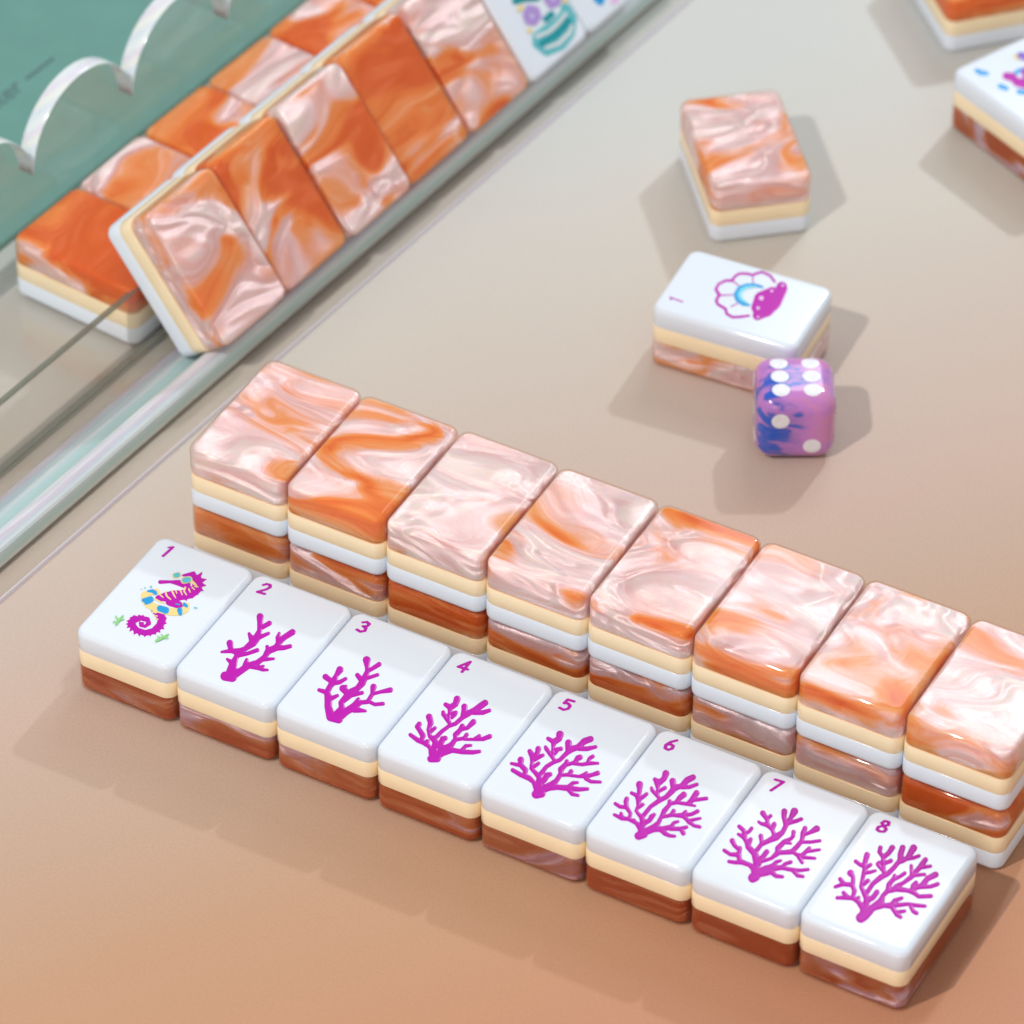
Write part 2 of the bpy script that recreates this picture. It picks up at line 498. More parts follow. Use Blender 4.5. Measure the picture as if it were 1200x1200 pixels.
    ms = N(nt, 'ShaderNodeMixShader'); L(nt, math_(nt, 'MULTIPLY_ADD', silk.outputs[0], 0.42, 0.08), ms.inputs[0])
    L(nt, d.outputs[0], ms.inputs[1]); L(nt, g.outputs[0], ms.inputs[2])
    # the resin is see-through where it is orange, the pearl flakes cover it
    t = N(nt, 'ShaderNodeBsdfTransparent'); t.inputs[0].default_value = (0.95, 0.60, 0.40, 1)
    mx = N(nt, 'ShaderNodeMixShader'); L(nt, math_(nt, 'MULTIPLY_ADD', silk.outputs[0], -0.14, 0.16), mx.inputs[0])
    L(nt, ms.outputs[0], mx.inputs[1]); L(nt, t.outputs[0], mx.inputs[2])
    L(nt, mx.outputs[0], out.inputs[0]); return m

def tabletop():
    m, nt, out = new_mat('ombre_paper_cool_light')
    tc = N(nt, 'ShaderNodeTexCoord')
    sx = N(nt, 'ShaderNodeSeparateXYZ'); L(nt, tc.outputs['Object'], sx.inputs[0])
    t = math_(nt, 'MULTIPLY_ADD', sx.outputs[0], 0.5, math_(nt, 'MULTIPLY', sx.outputs[1], -0.38))
    n0 = N(nt, 'ShaderNodeTexNoise', Scale=0.25, Detail=2.0); L(nt, tc.outputs['Object'], n0.inputs['Vector'])
    t = math_(nt, 'MULTIPLY_ADD', n0.outputs[0], 0.6, math_(nt, 'ADD', t, -0.3))
    f = N(nt, 'ShaderNodeMapRange'); f.inputs[1].default_value = -5; f.inputs[2].default_value = 5; L(nt, t, f.inputs[0])
    k = TK
    S_ = [(-3.6, (.60, .625, .635)), (-2.0, (.60, .565, .525)), (-.88, (.58, .49, .445)), (.29, (.575, .423, .36)),
          (.83, (.54, .397, .32)), (2.0, (.53, .325, .215)), (3.0, (.54, .29, .175)), (4.1, (.53, .25, .15))]  # paper's ombre, with cool light from behind mixed into its far end
    c = ramp(nt, f.outputs[0], [((p + 5) / 10, (r * k[0], g * k[1], b * k[2])) for p, (r, g, b) in S_])
    n = N(nt, 'ShaderNodeTexNoise', Scale=42.0, Detail=3.0); L(nt, tc.outputs['Object'], n.inputs['Vector'])
    mv = N(nt, 'ShaderNodeMixRGB', _blend_type='MULTIPLY', i0=1.0); L(nt, c, mv.inputs[1])
    L(nt, ramp(nt, n.outputs[0], [(0.25, (0.90, 0.90, 0.90)), (0.75, (1.0, 1.0, 1.0))]), mv.inputs[2])
    p = N(nt, 'ShaderNodeBsdfPrincipled', Roughness=0.5); L(nt, mv.outputs[0], p.inputs['Base Color'])
    p.inputs['Specular IOR Level'].default_value = 0.25
    b = N(nt, 'ShaderNodeBump', Strength=0.3, Distance=0.01); L(nt, n.outputs[0], b.inputs['Height']); L(nt, b.outputs[0], p.inputs['Normal'])
    L(nt, p.outputs[0], out.inputs[0]); return m

def dice_mat():
    m, nt, out = new_mat('lilac_blue_marbled_resin')
    tc = N(nt, 'ShaderNodeTexCoord')
    mp = N(nt, 'ShaderNodeMapping'); mp.inputs['Rotation'].default_value = (0.5, 0.6, 0.3); mp.inputs['Scale'].default_value = (1.6, 3.2, 3.6)
    mp.inputs['Location'].default_value = DICE_SHIFT
    L(nt, tc.outputs['Object'], mp.inputs[0])
    w = N(nt, 'ShaderNodeTexNoise', Scale=1.3, Detail=2.0); L(nt, mp.outputs[0], w.inputs['Vector'])
    d = vmath(nt, 'ADD', mp.outputs[0], vmath(nt, 'MULTIPLY', vmath(nt, 'SUBTRACT', w.outputs['Color'], (0.5, 0.5, 0.5)), (3.0, 3.0, 3.0)))
    n = N(nt, 'ShaderNodeTexNoise', Scale=0.75, Detail=2.5, Roughness=0.5); L(nt, d, n.inputs['Vector'])
    sx = N(nt, 'ShaderNodeSeparateXYZ'); L(nt, tc.outputs['Object'], sx.inputs[0])
    dn = N(nt, 'ShaderNodeVectorMath', _operation='DISTANCE'); L(nt, tc.outputs['Object'], dn.inputs[0]); dn.inputs[1].default_value = (-0.22, -0.40, 0.33)
    v = math_(nt, 'MULTIPLY_ADD', dn.outputs['Value'], 0.62, math_(nt, 'MULTIPLY_ADD', n.outputs[0], 1.2, -0.40))      # the blue pools towards one side of the cast
    c = ramp(nt, v, [(0.33, (0.005, 0.09, 0.55)), (0.41, (0.06, 0.10, 0.50)), (0.455, (0.38, 0.17, 0.52)), (0.55, (0.52, 0.20, 0.58)), (0.7, (0.60, 0.22, 0.48))])
    p = N(nt, 'ShaderNodeBsdfPrincipled', Roughness=0.16); L(nt, c, p.inputs['Base Color'])
    p.inputs['Coat Weight'].default_value = 0.5; p.inputs['Coat Roughness'].default_value = 0.05
    L(nt, p.outputs[0], out.inputs[0]); return m

TK = (1.0, 0.965, 0.905)
DICE_SHIFT = (0.3, 0.2, 0.1)
M_table = tabletop()
M_white = plain('white_resin', (0.74, 0.80, 0.88), 0.10, spec=0.45, rvar=0.07)
M_cream = plain('cream_resin', (0.93, 0.76, 0.50), 0.16, vary=0.03)
M_pearl = pearl()
M_shell = clear('clear_resin_skin', (1.0, 0.90, 0.85), 1.45, haze=0.03, hazecol=(0.9, 0.6, 0.5), rough=0.04)
M_ink = {'magenta': plain('magenta_paint', (0.48, 0.006, 0.40), 0.25, spec=0.25),
         'magenta2': plain('bright_magenta_paint', (0.62, 0.09, 0.58), 0.2),
         'yellow': plain('yellow_paint', (0.83, 0.66, 0.26), 0.25), 'blue': plain('blue_paint', (0.01, 0.32, 0.70), 0.25),
         'teal': plain('pale_teal_paint', (0.10, 0.52, 0.60), 0.25), 'cyan': plain('cyan_paint', (0.16, 0.62, 0.78), 0.25),
         'green': plain('green_paint', (0.25, 0.62, 0.20), 0.25), 'pink': plain('pale_pink_paint', (0.80, 0.50, 0.80), 0.25),
         'aqua': plain('aqua_paint', (0.12, 0.48, 0.53), 0.25), 'tealdark': plain('deep_teal_paint', (0.005, 0.29, 0.34), 0.25),
         'cream': plain('pale_grey_paint', (0.66, 0.70, 0.72), 0.25), 'lilac': plain('lilac_paint', (0.42, 0.28, 0.66), 0.25),
         'violet': plain('violet_paint', (0.20, 0.10, 0.50), 0.25)}
M_dice = dice_mat()
M_pip = plain('white_pip_paint', (0.80, 0.80, 0.83), 0.3, bump=0.9, bscale=22)
M_acryl = clear('clear_acrylic', (0.992, 0.985, 0.975), 1.49, haze=0.015, hazecol=(0.75, 0.85, 0.86))
M_acryl_wall = clear('clear_acrylic_wall', (0.965, 0.99, 0.985), 1.49, haze=0.03, hazecol=(0.7, 0.9, 0.85))
M_edge = clear('acrylic_cut_edge', (0.66, 0.70, 0.66), 1.49, haze=0.4, hazecol=(0.46, 0.44, 0.38), rough=0.2)
BANDS = [(0.0, (0.86, 0.86, 0.84)), (0.20, (0.78, 0.80, 0.72)), (0.32, (0.55, 0.76, 0.72)), (0.48, (0.62, 0.82, 0.84)), (0.56, (0.84, 0.86, 0.86)),
         (0.66, (0.60, 0.74, 0.82)), (0.78, (0.66, 0.58, 0.68)), (0.86, (0.80, 0.80, 0.86)), (0.93, (0.62, 0.60, 0.66)), (1.0, (0.86, 0.86, 0.84))]
M_film = iridescent('iridescent_film', BANDS, 2, 2.4, see=0.18, off=-0.3)
M_film2 = iridescent('iridescent_film_on_slope', BANDS, 1, 2.2, see=0.45, off=0.35)
M_scal = iridescent('iridescent_scallop_edge', [(0, (0.86, 0.92, 0.92)), (0.3, (0.75, 0.82, 0.92)), (0.5, (0.9, 0.93, 0.86)), (0.75, (0.82, 0.76, 0.88)), (1, (0.86, 0.92, 0.92))], 1, 3.0, see=0.15, rough=0.3)
M_green = plain('mint_green_board', (0.12, 0.29, 0.25), 0.45, bump=0.1, bscale=20, vary=0.04)
M_text = plain('dark_grey_print', (0.07, 0.13, 0.13), 0.5)

# ------------------------------------------------------------ mesh helpers
def link_mesh(name, verts, faces, mat, parent=None, smooth=True):
    me = bpy.data.meshes.new(name); me.from_pydata(verts, [], faces); me.update()
    if smooth: me.polygons.foreach_set('use_smooth', [True] * len(me.polygons))
    me.materials.append(mat)
    o = bpy.data.objects.new(name, me); COL.objects.link(o)
    if parent: o.parent = parent
    return o
def from_bm(name, bm, mat, parent=None, smooth=False):
    me = bpy.data.meshes.new(name); bmesh.ops.recalc_face_normals(bm, faces=bm.faces); bm.to_mesh(me); bm.free()
    if smooth: me.polygons.foreach_set('use_smooth', [True] * len(me.polygons))
    me.materials.append(mat)
    o = bpy.data.objects.new(name, me); COL.objects.link(o)
    if parent: o.parent = parent
    return o
def thing(name, label, cat, group=None, mat=None):
    o = bpy.data.objects.new(name, None); COL.objects.link(o); o.empty_display_size = 0.3
    o['label'] = label; o['category'] = cat
    if group: o['group'] = group
    if mat is not None: o.matrix_world = mat
    return o

TW, TH, TT = 0.996, 1.455, 0.69      # tile width, length, thickness
Z1, Z2 = 0.305, 0.48                  # pearl / cream / white joints
def outline(w, h, r, inset, k=7):
    w2, h2, rr = w / 2 - inset, h / 2 - inset, max(r - inset, 0.012)
    pts = []
    for cx, cy, a0 in ((w2 - rr, h2 - rr, 0), (-w2 + rr, h2 - rr, 90), (-w2 + rr, -h2 + rr, 180), (w2 - rr, -h2 + rr, 270)):
        for i in range(k):
            a = math.radians(a0 + 90 * i / (k - 1)); pts.append((cx + rr * math.cos(a), cy + rr * math.sin(a)))
    return pts
def stack(prof, w=TW, h=TH, r=0.11, cap0=True, cap1=True):
    vs, fs = [], []
    n = None
    for inset, z in prof:
        ring = outline(w, h, r, inset); n = len(ring); vs += [(x, y, z) for x, y in ring]
    for j in range(len(prof) - 1):
        for i in range(n):
            a, b = j * n + i, j * n + (i + 1) % n
            fs.append((a, b, b + n, a + n))
    if cap0: fs.append(tuple(range(n - 1, -1, -1)))
    if cap1: fs.append(tuple(range((len(prof) - 1) * n, len(prof) * n)))
    return vs, fs
def fillet_top(z, r, n=6, base=0.0): return [(base + r * (1 - math.cos(t)), z - r + r * math.sin(t)) for t in [math.pi / 2 * i / n for i in range(n + 1)]]
def fillet_bot(z, r, n=6, base=0.0): return [(base + r * (1 - math.cos(t)), z + r - r * math.sin(t)) for t in [math.pi / 2 * (n - i) / n for i in range(n + 1)]]

def tile_meshes():
    R = 0.058
    ft = fillet_top(TT, R); fb = fillet_bot(0.0, R)
    white = [(0.02, Z2), (0.0015, Z2 + 0.0005), (0.0, Z2 + 0.003)] + ft + [(R + 0.02, TT), (R + 0.05, TT)]
    cream = [(0.02, Z1), (0.002, Z1 + 0.0005), (0.0008, Z1 + 0.003), (0.0008, Z2 - 0.003), (0.002, Z2 - 0.0005), (0.02, Z2 - 0.0005)]
    skin = [(R + 0.05, 0), (R + 0.02, 0)] + fb + [(0.0, Z1 - 0.001)]
    c = 0.012
    core = [(c + 0.14, 0.02), (c + 0.11, 0.02)] + fillet_bot(0.02, 0.045, base=c) + [(c, Z1 - 0.02), (c, Z1 - 0.0025)]
    out = {}
    for nm, prof, m, r in (('white_layer', white, M_white, .11), ('cream_layer', cream, M_cream, .11), ('pearl_layer', core, M_pearl, .11)):
        vs, fs = stack(prof, r=r)
        o = link_mesh(nm, vs, fs, m); out[nm] = o.data; bpy.data.objects.remove(o)
    vs, fs = stack(skin, cap1=False)
    o = link_mesh('clear_skin', vs, fs, M_shell); out['clear_skin'] = o.data; bpy.data.objects.remove(o)
    return out
TM = tile_meshes()
def child(name, me, parent):
    o = bpy.data.objects.new(name, me); COL.objects.link(o); o.parent = parent; return o
_rs = random.Random(11)
def make_tile(label, group, mat, swirl=None, pale=0.0, darken=0.0):
    t = thing('game_tile', label, 'game tile', group, mat)
    w = child('white_layer', TM['white_layer'], t)
    child('cream_layer', TM['cream_layer'], t)
    p = child('pearl_layer', TM['pearl_layer'], t)
    if swirl is None: swirl = [_rs.uniform(-20, 20) for _ in range(3)]
    p['swirl'] = [float(v) for v in swirl]; p['paleness'] = float(pale); p['resin_darken'] = float(darken)
    child('clear_skin', TM['clear_skin'], p)
    return t, w
def at(x, y, z, deg=0.0, flip=False):
    m = Matrix.Translation((x, y, z)) @ Matrix.Rotation(math.radians(deg), 4, 'Z')
    if flip: m = m @ Matrix.Translation((0, 0, TT)) @ Matrix.Rotation(math.pi, 4, 'Y')
    return m

# ------------------------------------------------------------ painted artwork: contour of a union of strokes
def strokes(text):
    out = []
    for line in text.strip().splitlines():
        v = [float(a) for a in line.split()]
        out.append([tuple(v[i:i + 3]) for i in range(0, len(v) - 2, 3)])
    return out
def art_mesh(name, text, aff, z0, mat, parent, step=8.0, dome=0.0045, grow=1.0):
    S = strokes(text)
    P = [p for s in S for p in s]
    x0 = min(p[0] - p[2] for p in P) - 2 * step; x1 = max(p[0] + p[2] for p in P) + 2 * step
    y0 = min(p[1] - p[2] for p in P) - 2 * step; y1 = max(p[1] + p[2] for p in P) + 2 * step
    xs = np.arange(x0, x1 + step, step); ys = np.arange(y0, y1 + step, step)
    X, Y = np.meshgrid(xs, ys, indexing='ij')
    D = np.full(X.shape, -1e3)
    for s in S:
        if len(s) == 1: s = s + s
        for (ax, ay, ar), (bx, by, br) in zip(s[:-1], s[1:]):
            dx, dy = bx - ax, by - ay; q = dx * dx + dy * dy + 1e-9
            t = np.clip(((X - ax) * dx + (Y - ay) * dy) / q, 0, 1)
            d = grow + ar + (br - ar) * t - np.hypot(X - ax - t * dx, Y - ay - t * dy)
            D = np.maximum(D, d)
    verts, vid, faces = [], {}, []
    A = aff
    def put(key, px, py, h):
        if key not in vid:
            vid[key] = len(verts)
            verts.append((A[0][0] * px + A[0][1] * py + A[0][2], A[1][0] * px + A[1][1] * py + A[1][2], z0 + h))
        return vid[key]
    nx, ny = X.shape
    anyin = (D[:-1, :-1] > 0) | (D[1:, :-1] > 0) | (D[1:, 1:] > 0) | (D[:-1, 1:] > 0)
    for i, j in zip(*np.nonzero(anyin)):
        cs = [(i, j), (i + 1, j), (i + 1, j + 1), (i, j + 1)]
        poly = []
        for a in range(4):
            c, d = cs[a], cs[(a + 1) % 4]
            vc, vd = D[c], D[d]
            if vc > 0: poly.append(put(c, X[c], Y[c], dome * min(vc / 14.0, 1.0)))
            if (vc > 0) != (vd > 0):
                t = vc / (vc - vd)
                key = (min(c, d), max(c, d))
                poly.append(put(key, X[c] + (X[d] - X[c]) * t, Y[c] + (Y[d] - Y[c]) * t, 0.0))
        if len(poly) >= 3: faces.append(tuple(poly))
    # every separate stroke island becomes its own painted piece
    par = list(range(len(verts)))
    def find(q):
        while par[q] != q: par[q] = par[par[q]]; q = par[q]
        return q
    for f in faces:
        r0 = find(f[0])
        for q in f[1:]: par[find(q)] = r0
    groups = {}
    for f in faces: groups.setdefault(find(f[0]), []).append(f)
    for fs in groups.values():
        if len(fs) < 3: continue
        ids = sorted({q for f in fs for q in f}); mp = {q: k for k, q in enumerate(ids)}
        o = link_mesh(name, [verts[q] for q in ids], [tuple(mp[q] for q in f) for f in fs], mat, parent)
        bm = bmesh.new(); bm.from_mesh(o.data); bmesh.ops.recalc_face_normals(bm, faces=bm.faces)
        if sum(f.normal.z * f.calc_area() for f in bm.faces) < 0: bmesh.ops.reverse_faces(bm, faces=bm.faces)
        bm.to_mesh(o.data); bm.free()
DIGITS = {1: "30 120 8 62 138 11 48 5 12", 2: "12 108 11 30 132 12 60 132 12 76 105 12 62 70 12 12 12 12 78 12 12",
          3: "12 118 11 40 136 12 70 120 12 66 88 12 38 76 12 70 62 12 78 30 12 50 6 12 14 18 12",
          4: "66 0 12 66 136 12 8 44 12 92 44 12", 5: "78 132 12 24 132 12 18 82 12 48 90 12 76 70 12 78 32 12 50 6 12 12 16 12",
          6: "66 136 12 30 96 12 14 52 12 26 14 12 56 6 12 78 32 12 70 66 12 42 74 12 20 56 12",
          7: "10 132 12 80 132 12 36 2 12", 8: "46 76 12 18 100 12 30 132 12 62 132 12 74 100 12 46 76 12 14 50 12 18 14 12 46 4 12 76 14 12 80 48 12 46 76 12"}
def digit(n, parent, x, y, k=0.00105, bold=1.0):
    A = [[k, 0, x - 46 * k], [0.10 * k, k, y - 70 * k - 0.1 * 46 * k]]
    txt = DIGITS[n]
    if bold != 1.0:
        v = txt.split(); v[2::3] = ['%g' % (float(a) * bold) for a in v[2::3]]; txt = ' '.join(v)
    return art_mesh('painted_number', txt, A, TT + 0.0008, M_ink['magenta'], parent, step=5.0, dome=0.003, grow=2.5)

# ------------------------------------------------------------ the setting
def plane(name, pts, z, mat):
    o = link_mesh(name, [(x, y, z) for x, y in pts], [tuple(range(len(pts)))], mat, smooth=False); return o
tbl = plane('table_surface', [(-90, -90), (110, -90), (110, 130), (-90, 130)], 0.0, M_table)
tbl['kind'] = 'structure'

# rack frame: X along the rack, Y away from the viewer, Z up
RA = math.radians(90 - 6.04)
rack_m = Matrix.Translation((-1.395, 0.877, 0)) @ Matrix.Rotation(RA, 4, 'Z')
def on_rack(u, s, z): return rack_m @ Vector((u, s, z))

# mint green board behind the rack
bmat = rack_m @ Matrix.Translation((6.0, 8.9, 0.0))
board = thing('green_board', 'mint green board lying flat behind the clear scalloped rack wall, with small grey lettering', 'board', mat=bmat)
bm = bmesh.new(); bmesh.ops.create_cube(bm, size=1.0, matrix=Matrix.Translation((0, 0, 0.035)) @ Matrix.Diagonal((40, 12, 0.06, 1)))
bmesh.ops.bevel(bm, geom=bm.edges[:], offset=0.012, segments=2, affect='EDGES')
from_bm('board_panel', bm, M_green, board)
def letters(txt, size, x, y, z, parent, mat, shear=0.25):
    cu = bpy.data.curves.new('lettering', 'FONT'); cu.body = txt; cu.size = size; cu.shear = shear
    ob = bpy.data.objects.new('lettering', cu)
    COL.objects.link(ob)
    dg = bpy.context.evaluated_depsgraph_get(); me = bpy.data.meshes.new_from_object(ob.evaluated_get(dg))
    bpy.data.objects.remove(ob)
    me.materials.clear(); me.materials.append(mat)
    o = bpy.data.objects.new('lettering', me); COL.objects.link(o); o.parent = parent; o.location = (x, y, z)
    return o
letters('tter', 0.30, 5.22 - 6.0, 4.28 - 8.9, 0.0675, board, M_text)
bm = bmesh.new(); bmesh.ops.create_cube(bm, size=1.0, matrix=Matrix.Translation((6.02 - 6.0, 4.36 - 8.9, 0.068)) @ Matrix.Diagonal((0.44, 0.03, 0.003, 1)))
from_bm('printed_dash', bm, M_text, board)

# ------------------------------------------------------------ the clear tile rack
U0, U1 = -5.0, 17.0
rack = thing('tile_rack', 'long clear acrylic rack with iridescent front lip and scalloped back wall', 'tile rack', mat=rack_m)
def extrude_profile(name, prof, mat, parent, u0=U0, u1=U1, bev=0.0, seg=2):
    bm = bmesh.new()
    a = [bm.verts.new((u0, y, z)) for y, z in prof]; b = [bm.verts.new((u1, y, z)) for y, z in prof]
    n = len(prof)
    for i in range(n): bm.faces.new((a[i], a[(i + 1) % n], b[(i + 1) % n], b[i]))
    bm.faces.new(a[::-1]); bm.faces.new(b)
    if bev: bmesh.ops.bevel(bm, geom=bm.edges[:], offset=bev, segments=seg, affect='EDGES')
    return from_bm(name, bm, mat, parent)
extrude_profile('base_plate', [(-0.24, 0.004), (2.70, 0.004), (2.70, 0.05), (-0.24, 0.05)], M_acryl, rack, bev=0.012)
extrude_profile('front_lip', [(0.0, 0.052), (0.19, 0.052), (0.19, 0.25), (0.16, 0.285), (0.04, 0.285), (0.0, 0.25)], M_film, rack, bev=0.012)
extrude_profile('groove_strip', [(0.195, 0.052), (0.60, 0.052), (0.60, 0.066), (0.195, 0.066)], M_film2, rack)
# slanted plate the tiles lean on, and its foot
extrude_profile('lean_plate', [(0.47, 0.053), (0.56, 0.053), (0.968, 0.66), (0.90, 0.70)], M_acryl, rack, bev=0.01)
extrude_profile('lean_plate_edge', [(0.902, 0.703), (0.970, 0.663), (0.985, 0.69), (0.915, 0.725)], M_edge, rack)
extrude_profile('plate_foot', [(0.80, 0.052), (0.86, 0.052), (0.86, 0.09), (0.80, 0.09)], M_edge, rack)
extrude_profile('base_edge', [(-0.258, 0.004), (-0.243, 0.004), (-0.243, 0.048), (-0.252, 0.048)], M_scal, rack)
# scalloped wall
WS0, WS1 = 2.45, 2.62
pitch, cusp0, rad = 1.515, 3.62, 0.735
pts = []
k0 = int(math.floor((U0 - cusp0) / pitch)); k1 = int(math.ceil((U1 - cusp0) / pitch))
for k in range(k0, k1):
    for i in range(18):
        a = math.pi - math.pi * i / 18
        pts.append((cusp0 + (k + 0.5) * pitch + pitch / 2 * math.cos(a), 1.09 + rad * math.sin(a)))
pts.append((cusp0 + k1 * pitch, 1.09))
bm = bmesh.new()
fr = [bm.verts.new((u, WS0, z)) for u, z in pts]; bk = [bm.verts.new((u, WS1, z)) for u, z in pts]
fb_ = [bm.verts.new((u, WS0, 0.052)) for u, z in pts]; bb = [bm.verts.new((u, WS1, 0.052)) for u, z in pts]
for i in range(len(pts) - 1):
    bm.faces.new((fr[i], fr[i + 1], fb_[i + 1], fb_[i])); bm.faces.new((bk[i + 1], bk[i], bb[i], bb[i + 1]))
me = bpy.data.meshes.new('scalloped_wall'); bm.to_mesh(me); bm.free(); me.materials.append(M_acryl_wall)
child('scalloped_wall', me, rack)
# the polished cut edge that runs over the scallops
vs, fs = [], []
for u, z in pts: vs += [(u, WS0 - 0.002, z + 0.002), (u, WS0 + 0.02, z + 0.012), (u, WS1 - 0.02, z + 0.012), (u, WS1 + 0.002, z + 0.002)]
for i in range(len(pts) - 1):
    for j in range(3): a = i * 4 + j; fs.append((a, a + 1, a + 5, a + 4))
link_mesh('scallop_edge', vs, fs, M_scal, rack)

# ------------------------------------------------------------ leaning tiles in the rack
fl = math.radians(38)
lv = Vector((0, math.sin(fl), math.cos(fl))); nv = Vector((0, -math.cos(fl), math.sin(fl)))
def lean_matrix(i, white, push=0.0, slip=0.0):
    c = Vector((3.2 + 0.5 + i, 0.42, 0.08)) + lv * (1.44 / 2 + slip) + nv * push
    z = nv if white else -nv
    o = c if white else c + nv * TT
    x = lv.cross(z)
    m = Matrix((x, lv, z)).transposed().to_4x4(); m.translation = o
    return rack_m @ m
LG = 'tiles leaning in the rack with pearly backs showing'
LEAN = [('orange and pink pearly tile leaning at the near end of the clear rack', 0.03, 0.02, 0.00, (3.1, 7.7, 1.2)),
        ('second leaning tile from the near end of the rack, streaked deep orange', 0.0, -0.02, 0.0, (8.4, 2.1, 4.4)),
        ('third leaning tile from the near end, pale pink pearl with few orange spots', 0.15, 0.02, 0.0, (12.3, 4.9, 0.7)),
        ('fourth leaning tile from the near end of the rack, mostly solid deep orange', -0.12, -0.02, 0.0, (5.5, 9.1, 6.6)),
        ('fifth leaning pearly tile, pink with one orange patch, beside the white-faced tile', 0.09, 0.005, 0.0, (14.1, 0.3, 2.8))]
for i, (lab, pale, push, slip, sw) in enumerate(LEAN):
    make_tile(lab, LG, lean_matrix(i, False, push, slip), sw, pale)
t, w = make_tile('white-faced tile leaning in the rack, painted with a teal striped jar and lilac rings', 'tiles leaning in the rack with white faces showing', lean_matrix(5, True))
def paint(parent, data, base=None, step=8.0, dome=0.002, lift=0.0022, remap={}):
    A, layers = data
    for i, (col, txt) in enumerate(layers):
        art_mesh('painted_motif', txt, A, TT + 0.0008 + i * lift, M_ink[remap.get(col, col)], parent, step=step, dome=dome, grow=2.5)
paint(w, JAR)
t, w = make_tile('white-faced leaning tile with blue and pink blot at the top edge of the picture', 'tiles leaning in the rack with white faces showing', lean_matrix(6, True))
paint(w, BLOOM)

# ------------------------------------------------------------ flat row inside the rack
FG = 'flat tiles lying inside the rack behind the leaning ones'
FL = ['near end tile', 'second tile', 'third tile', 'fourth tile', 'fifth tile', 'sixth tile', 'seventh tile']
for i in range(7):
    sw = _rs.uniform(-.04, .03)
    m = rack_m @ Matrix.Translation((3.12 + 0.5 + i * 0.997, 1.63 + _rs.uniform(-.012, .012), 0.052)) @ Matrix.Rotation(math.radians(_rs.uniform(-.7, .7)), 4, 'Z')
    m = m @ Matrix.Translation((0, 0, TT)) @ Matrix.Rotation(math.pi, 4, 'Y')
    make_tile(f'{FL[i]} of the orange row lying flat inside the rack, from the near end', FG, m, None, 0.0 + sw)

# ------------------------------------------------------------ back double row (walls of face-down tiles)
UG, BG = 'upper tiles of the two-storey back row', 'lower tiles of the two-storey back row'
ords = ['first', 'second', 'third', 'fourth', 'fifth', 'sixth', 'seventh', 'eighth']
PALE = [0.05, -0.03, 0.05, -0.01, 0.10, 0.15, 0.05, 0.10]
PALE2 = [-0.05, -0.10, -0.02, -0.08, 0.05, 0.0, -0.05, -0.08]
LOOK = ['white pearl with an orange streak', 'mostly orange with fine pearl waves', 'white and pink with orange vein',
        'pink with streaks of orange', 'palest silvery white pearl', 'pearl white with an orange cloud', 'pink pearl with deep orange band', 'pale pink, cut by picture edge']
LOW = ['dusky brown', 'deep red orange', 'pinkish brown', 'rusty orange', 'pale greyish pink', 'greyish brown', 'rosy orange', 'bright rust red']
for i in range(8):
    x = i + 0.5 + 0.013
    make_tile(f'{ords[i]} from the left on top of the back row, {LOOK[i]}', UG,
              at(x + _rs.uniform(-.001, .001), 1.87 + 0.67 + _rs.uniform(-.012, .012), TT + 0.001, _rs.uniform(-.15, .15), True), None, PALE[i])
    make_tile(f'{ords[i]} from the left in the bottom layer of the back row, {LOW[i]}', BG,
              at(x + _rs.uniform(-.001, .001), 1.885 + 0.67 + _rs.uniform(-.012, .012), 0.0, _rs.uniform(-.15, .15), True), None, PALE2[i], 0.35)  # last argument puts the lower tier's shade into the resin colour

# ------------------------------------------------------------ front row, faces up
G1 = 'face-up tiles of the front row'
for i in range(8):
    n = i + 1
    lab = ('white tile numbered 1 with a magenta seahorse in a striped swim ring' if n == 1 else
           f'white tile numbered {n} with magenta coral, {ords[i]} from the left in the front row')
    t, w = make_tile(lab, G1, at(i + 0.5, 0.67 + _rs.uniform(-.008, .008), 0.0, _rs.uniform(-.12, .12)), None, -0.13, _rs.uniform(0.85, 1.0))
    digit(n, w, -0.325, 0.545)
    if n == 1: paint(w, SEAHORSE)
    else:
        A, txt = CORAL[n]
        art_mesh('painted_coral', txt, A, TT + 0.0008, M_ink['magenta'], w, step=7.0, grow=10.0)

# ------------------------------------------------------------ loose tiles
make_tile('face-down pearly orange and pink tile lying alone in the open, above the shell tile', 'loose tiles scattered on the table',
          at(1.90, 9.06, 0, 40.6, True), None, 0.06)
t, w = make_tile('white tile with a magenta and blue shell, right behind the dice', 'loose tiles scattered on the table', at(2.992, 6.855, 0, 94.4), None, 0.04)
paint(w, SHELL, remap={'magenta': 'magenta'})
digit(1, w, -0.297, 0.55, k=0.00095, bold=0.7)
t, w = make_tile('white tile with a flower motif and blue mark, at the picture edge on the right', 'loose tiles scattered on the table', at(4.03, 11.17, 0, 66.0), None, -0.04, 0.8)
paint(w, POSY, step=12)
make_tile('face-down orange tile at the top right corner of the picture, behind the flower tile', 'loose tiles scattered on the table', at(2.478, 12.926, 0, 46, True), None, -0.03)

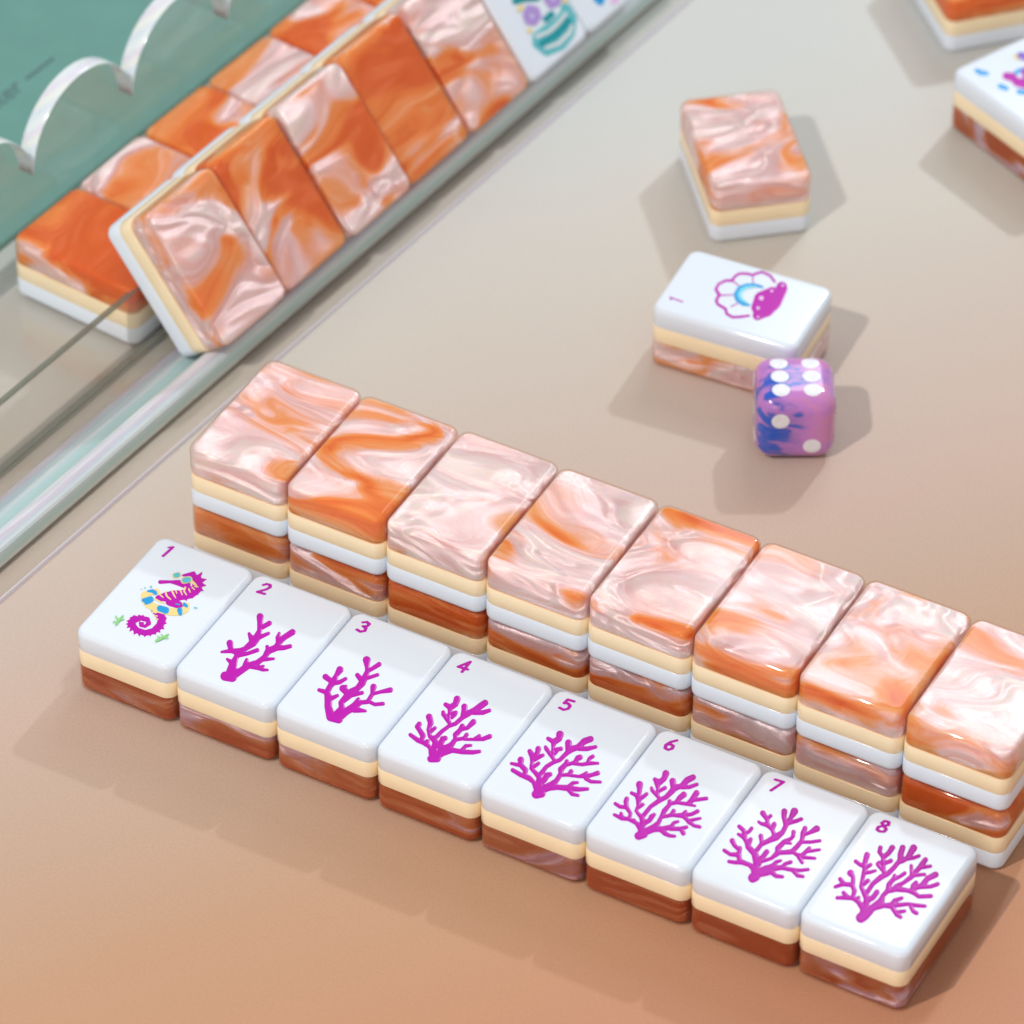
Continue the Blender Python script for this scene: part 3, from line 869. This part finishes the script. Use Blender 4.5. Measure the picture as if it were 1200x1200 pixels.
# ------------------------------------------------------------ the die
DS, DR = 0.735, 0.17
die = thing('dice', 'lilac die with blue marbling and white pips, six on top, beside the shell tile', 'dice',
            mat=Matrix.Translation((3.95, 6.03, 0)) @ Matrix.Rotation(math.radians(30), 4, 'Z'))
def rounded_cube(size, r, seg=8, n=6):
    h = size / 2; bm = bmesh.new(); bmesh.ops.create_cube(bm, size=2 * h)
    bmesh.ops.subdivide_edges(bm, edges=bm.edges[:], cuts=15, use_grid_fill=True)
    for v in bm.verts:
        c = v.co; core = Vector([max(-h + r, min(h - r, a)) for a in c]); d = c - core
        # bulge the faces a little, round the edges fully
        if d.length > 1e-6: v.co = core + d.normalized() * r if sum(1 for a, b in zip(c, core) if abs(a - b) > 1e-6) > 1 else c
        v.co *= 1.0
    return bm
bm = rounded_cube(DS, DR)
for v in bm.verts: v.co.z += DS / 2
from_bm('dice_body', bm, M_dice, die, smooth=True)
def pip(cu, cv, face):
    pr, n = 0.083, 20
    h = DS / 2
    F = {'top': ((1, 0, 0), (0, 1, 0), (0, 0, 1)), 'front': ((1, 0, 0), (0, 0, 1), (0, -1, 0)), 'left': ((0, -1, 0), (0, 0, 1), (-1, 0, 0)),
         'right': ((0, 1, 0), (0, 0, 1), (1, 0, 0)), 'back': ((-1, 0, 0), (0, 0, 1), (0, 1, 0))}[face]
    u, v, w_ = (Vector(a) for a in F)
    def put(a, b, lift):                     # lay the spot on the rounded surface of the die
        c = u * (cu + a) + v * (cv + b) + w_ * h
        k = Vector([max(-h + DR, min(h - DR, q)) for q in c]); d = c - k
        if sum(1 for q in d if abs(q) > 1e-6) > 1: c = k + d.normalized() * DR
        n_ = (c - k).normalized() if (c - k).length > 1e-6 else w_
        return tuple(c + n_ * lift + Vector((0, 0, h)))
    vs = [put(0, 0, 0.0008)]; fs = []
    for j, (q, hh) in enumerate(((0.45, 0.0012), (0.80, 0.0025), (1.0, 0.001))):
        for i in range(n): a = 2 * math.pi * i / n; vs.append(put(pr * q * math.cos(a), pr * q * math.sin(a), hh))
    for i in range(n): fs.append((0, 1 + i, 1 + (i + 1) % n))
    for j in range(2):
        for i in range(n):
            a = 1 + j * n + i; b = 1 + j * n + (i + 1) % n; fs.append((a, a + n, b + n, b))
    link_mesh('pip', vs, fs, M_pip, die)
for cu in (-0.145, 0.145):
    for cv in (-0.19, 0.0, 0.19): pip(cu, cv, 'top')
pip(-0.15, 0.14, 'front'); pip(0.15, -0.16, 'front')
pip(-0.17, 0.17, 'left'); pip(0, 0, 'left'); pip(0.17, -0.17, 'left')
for a, b in ((-.17, -.17), (-.17, .17), (.17, -.17), (.17, .17)): pip(a, b, 'right')
for a, b in ((-.17, -.17), (-.17, .17), (.17, -.17), (.17, .17), (0, 0)): pip(a, b, 'back')
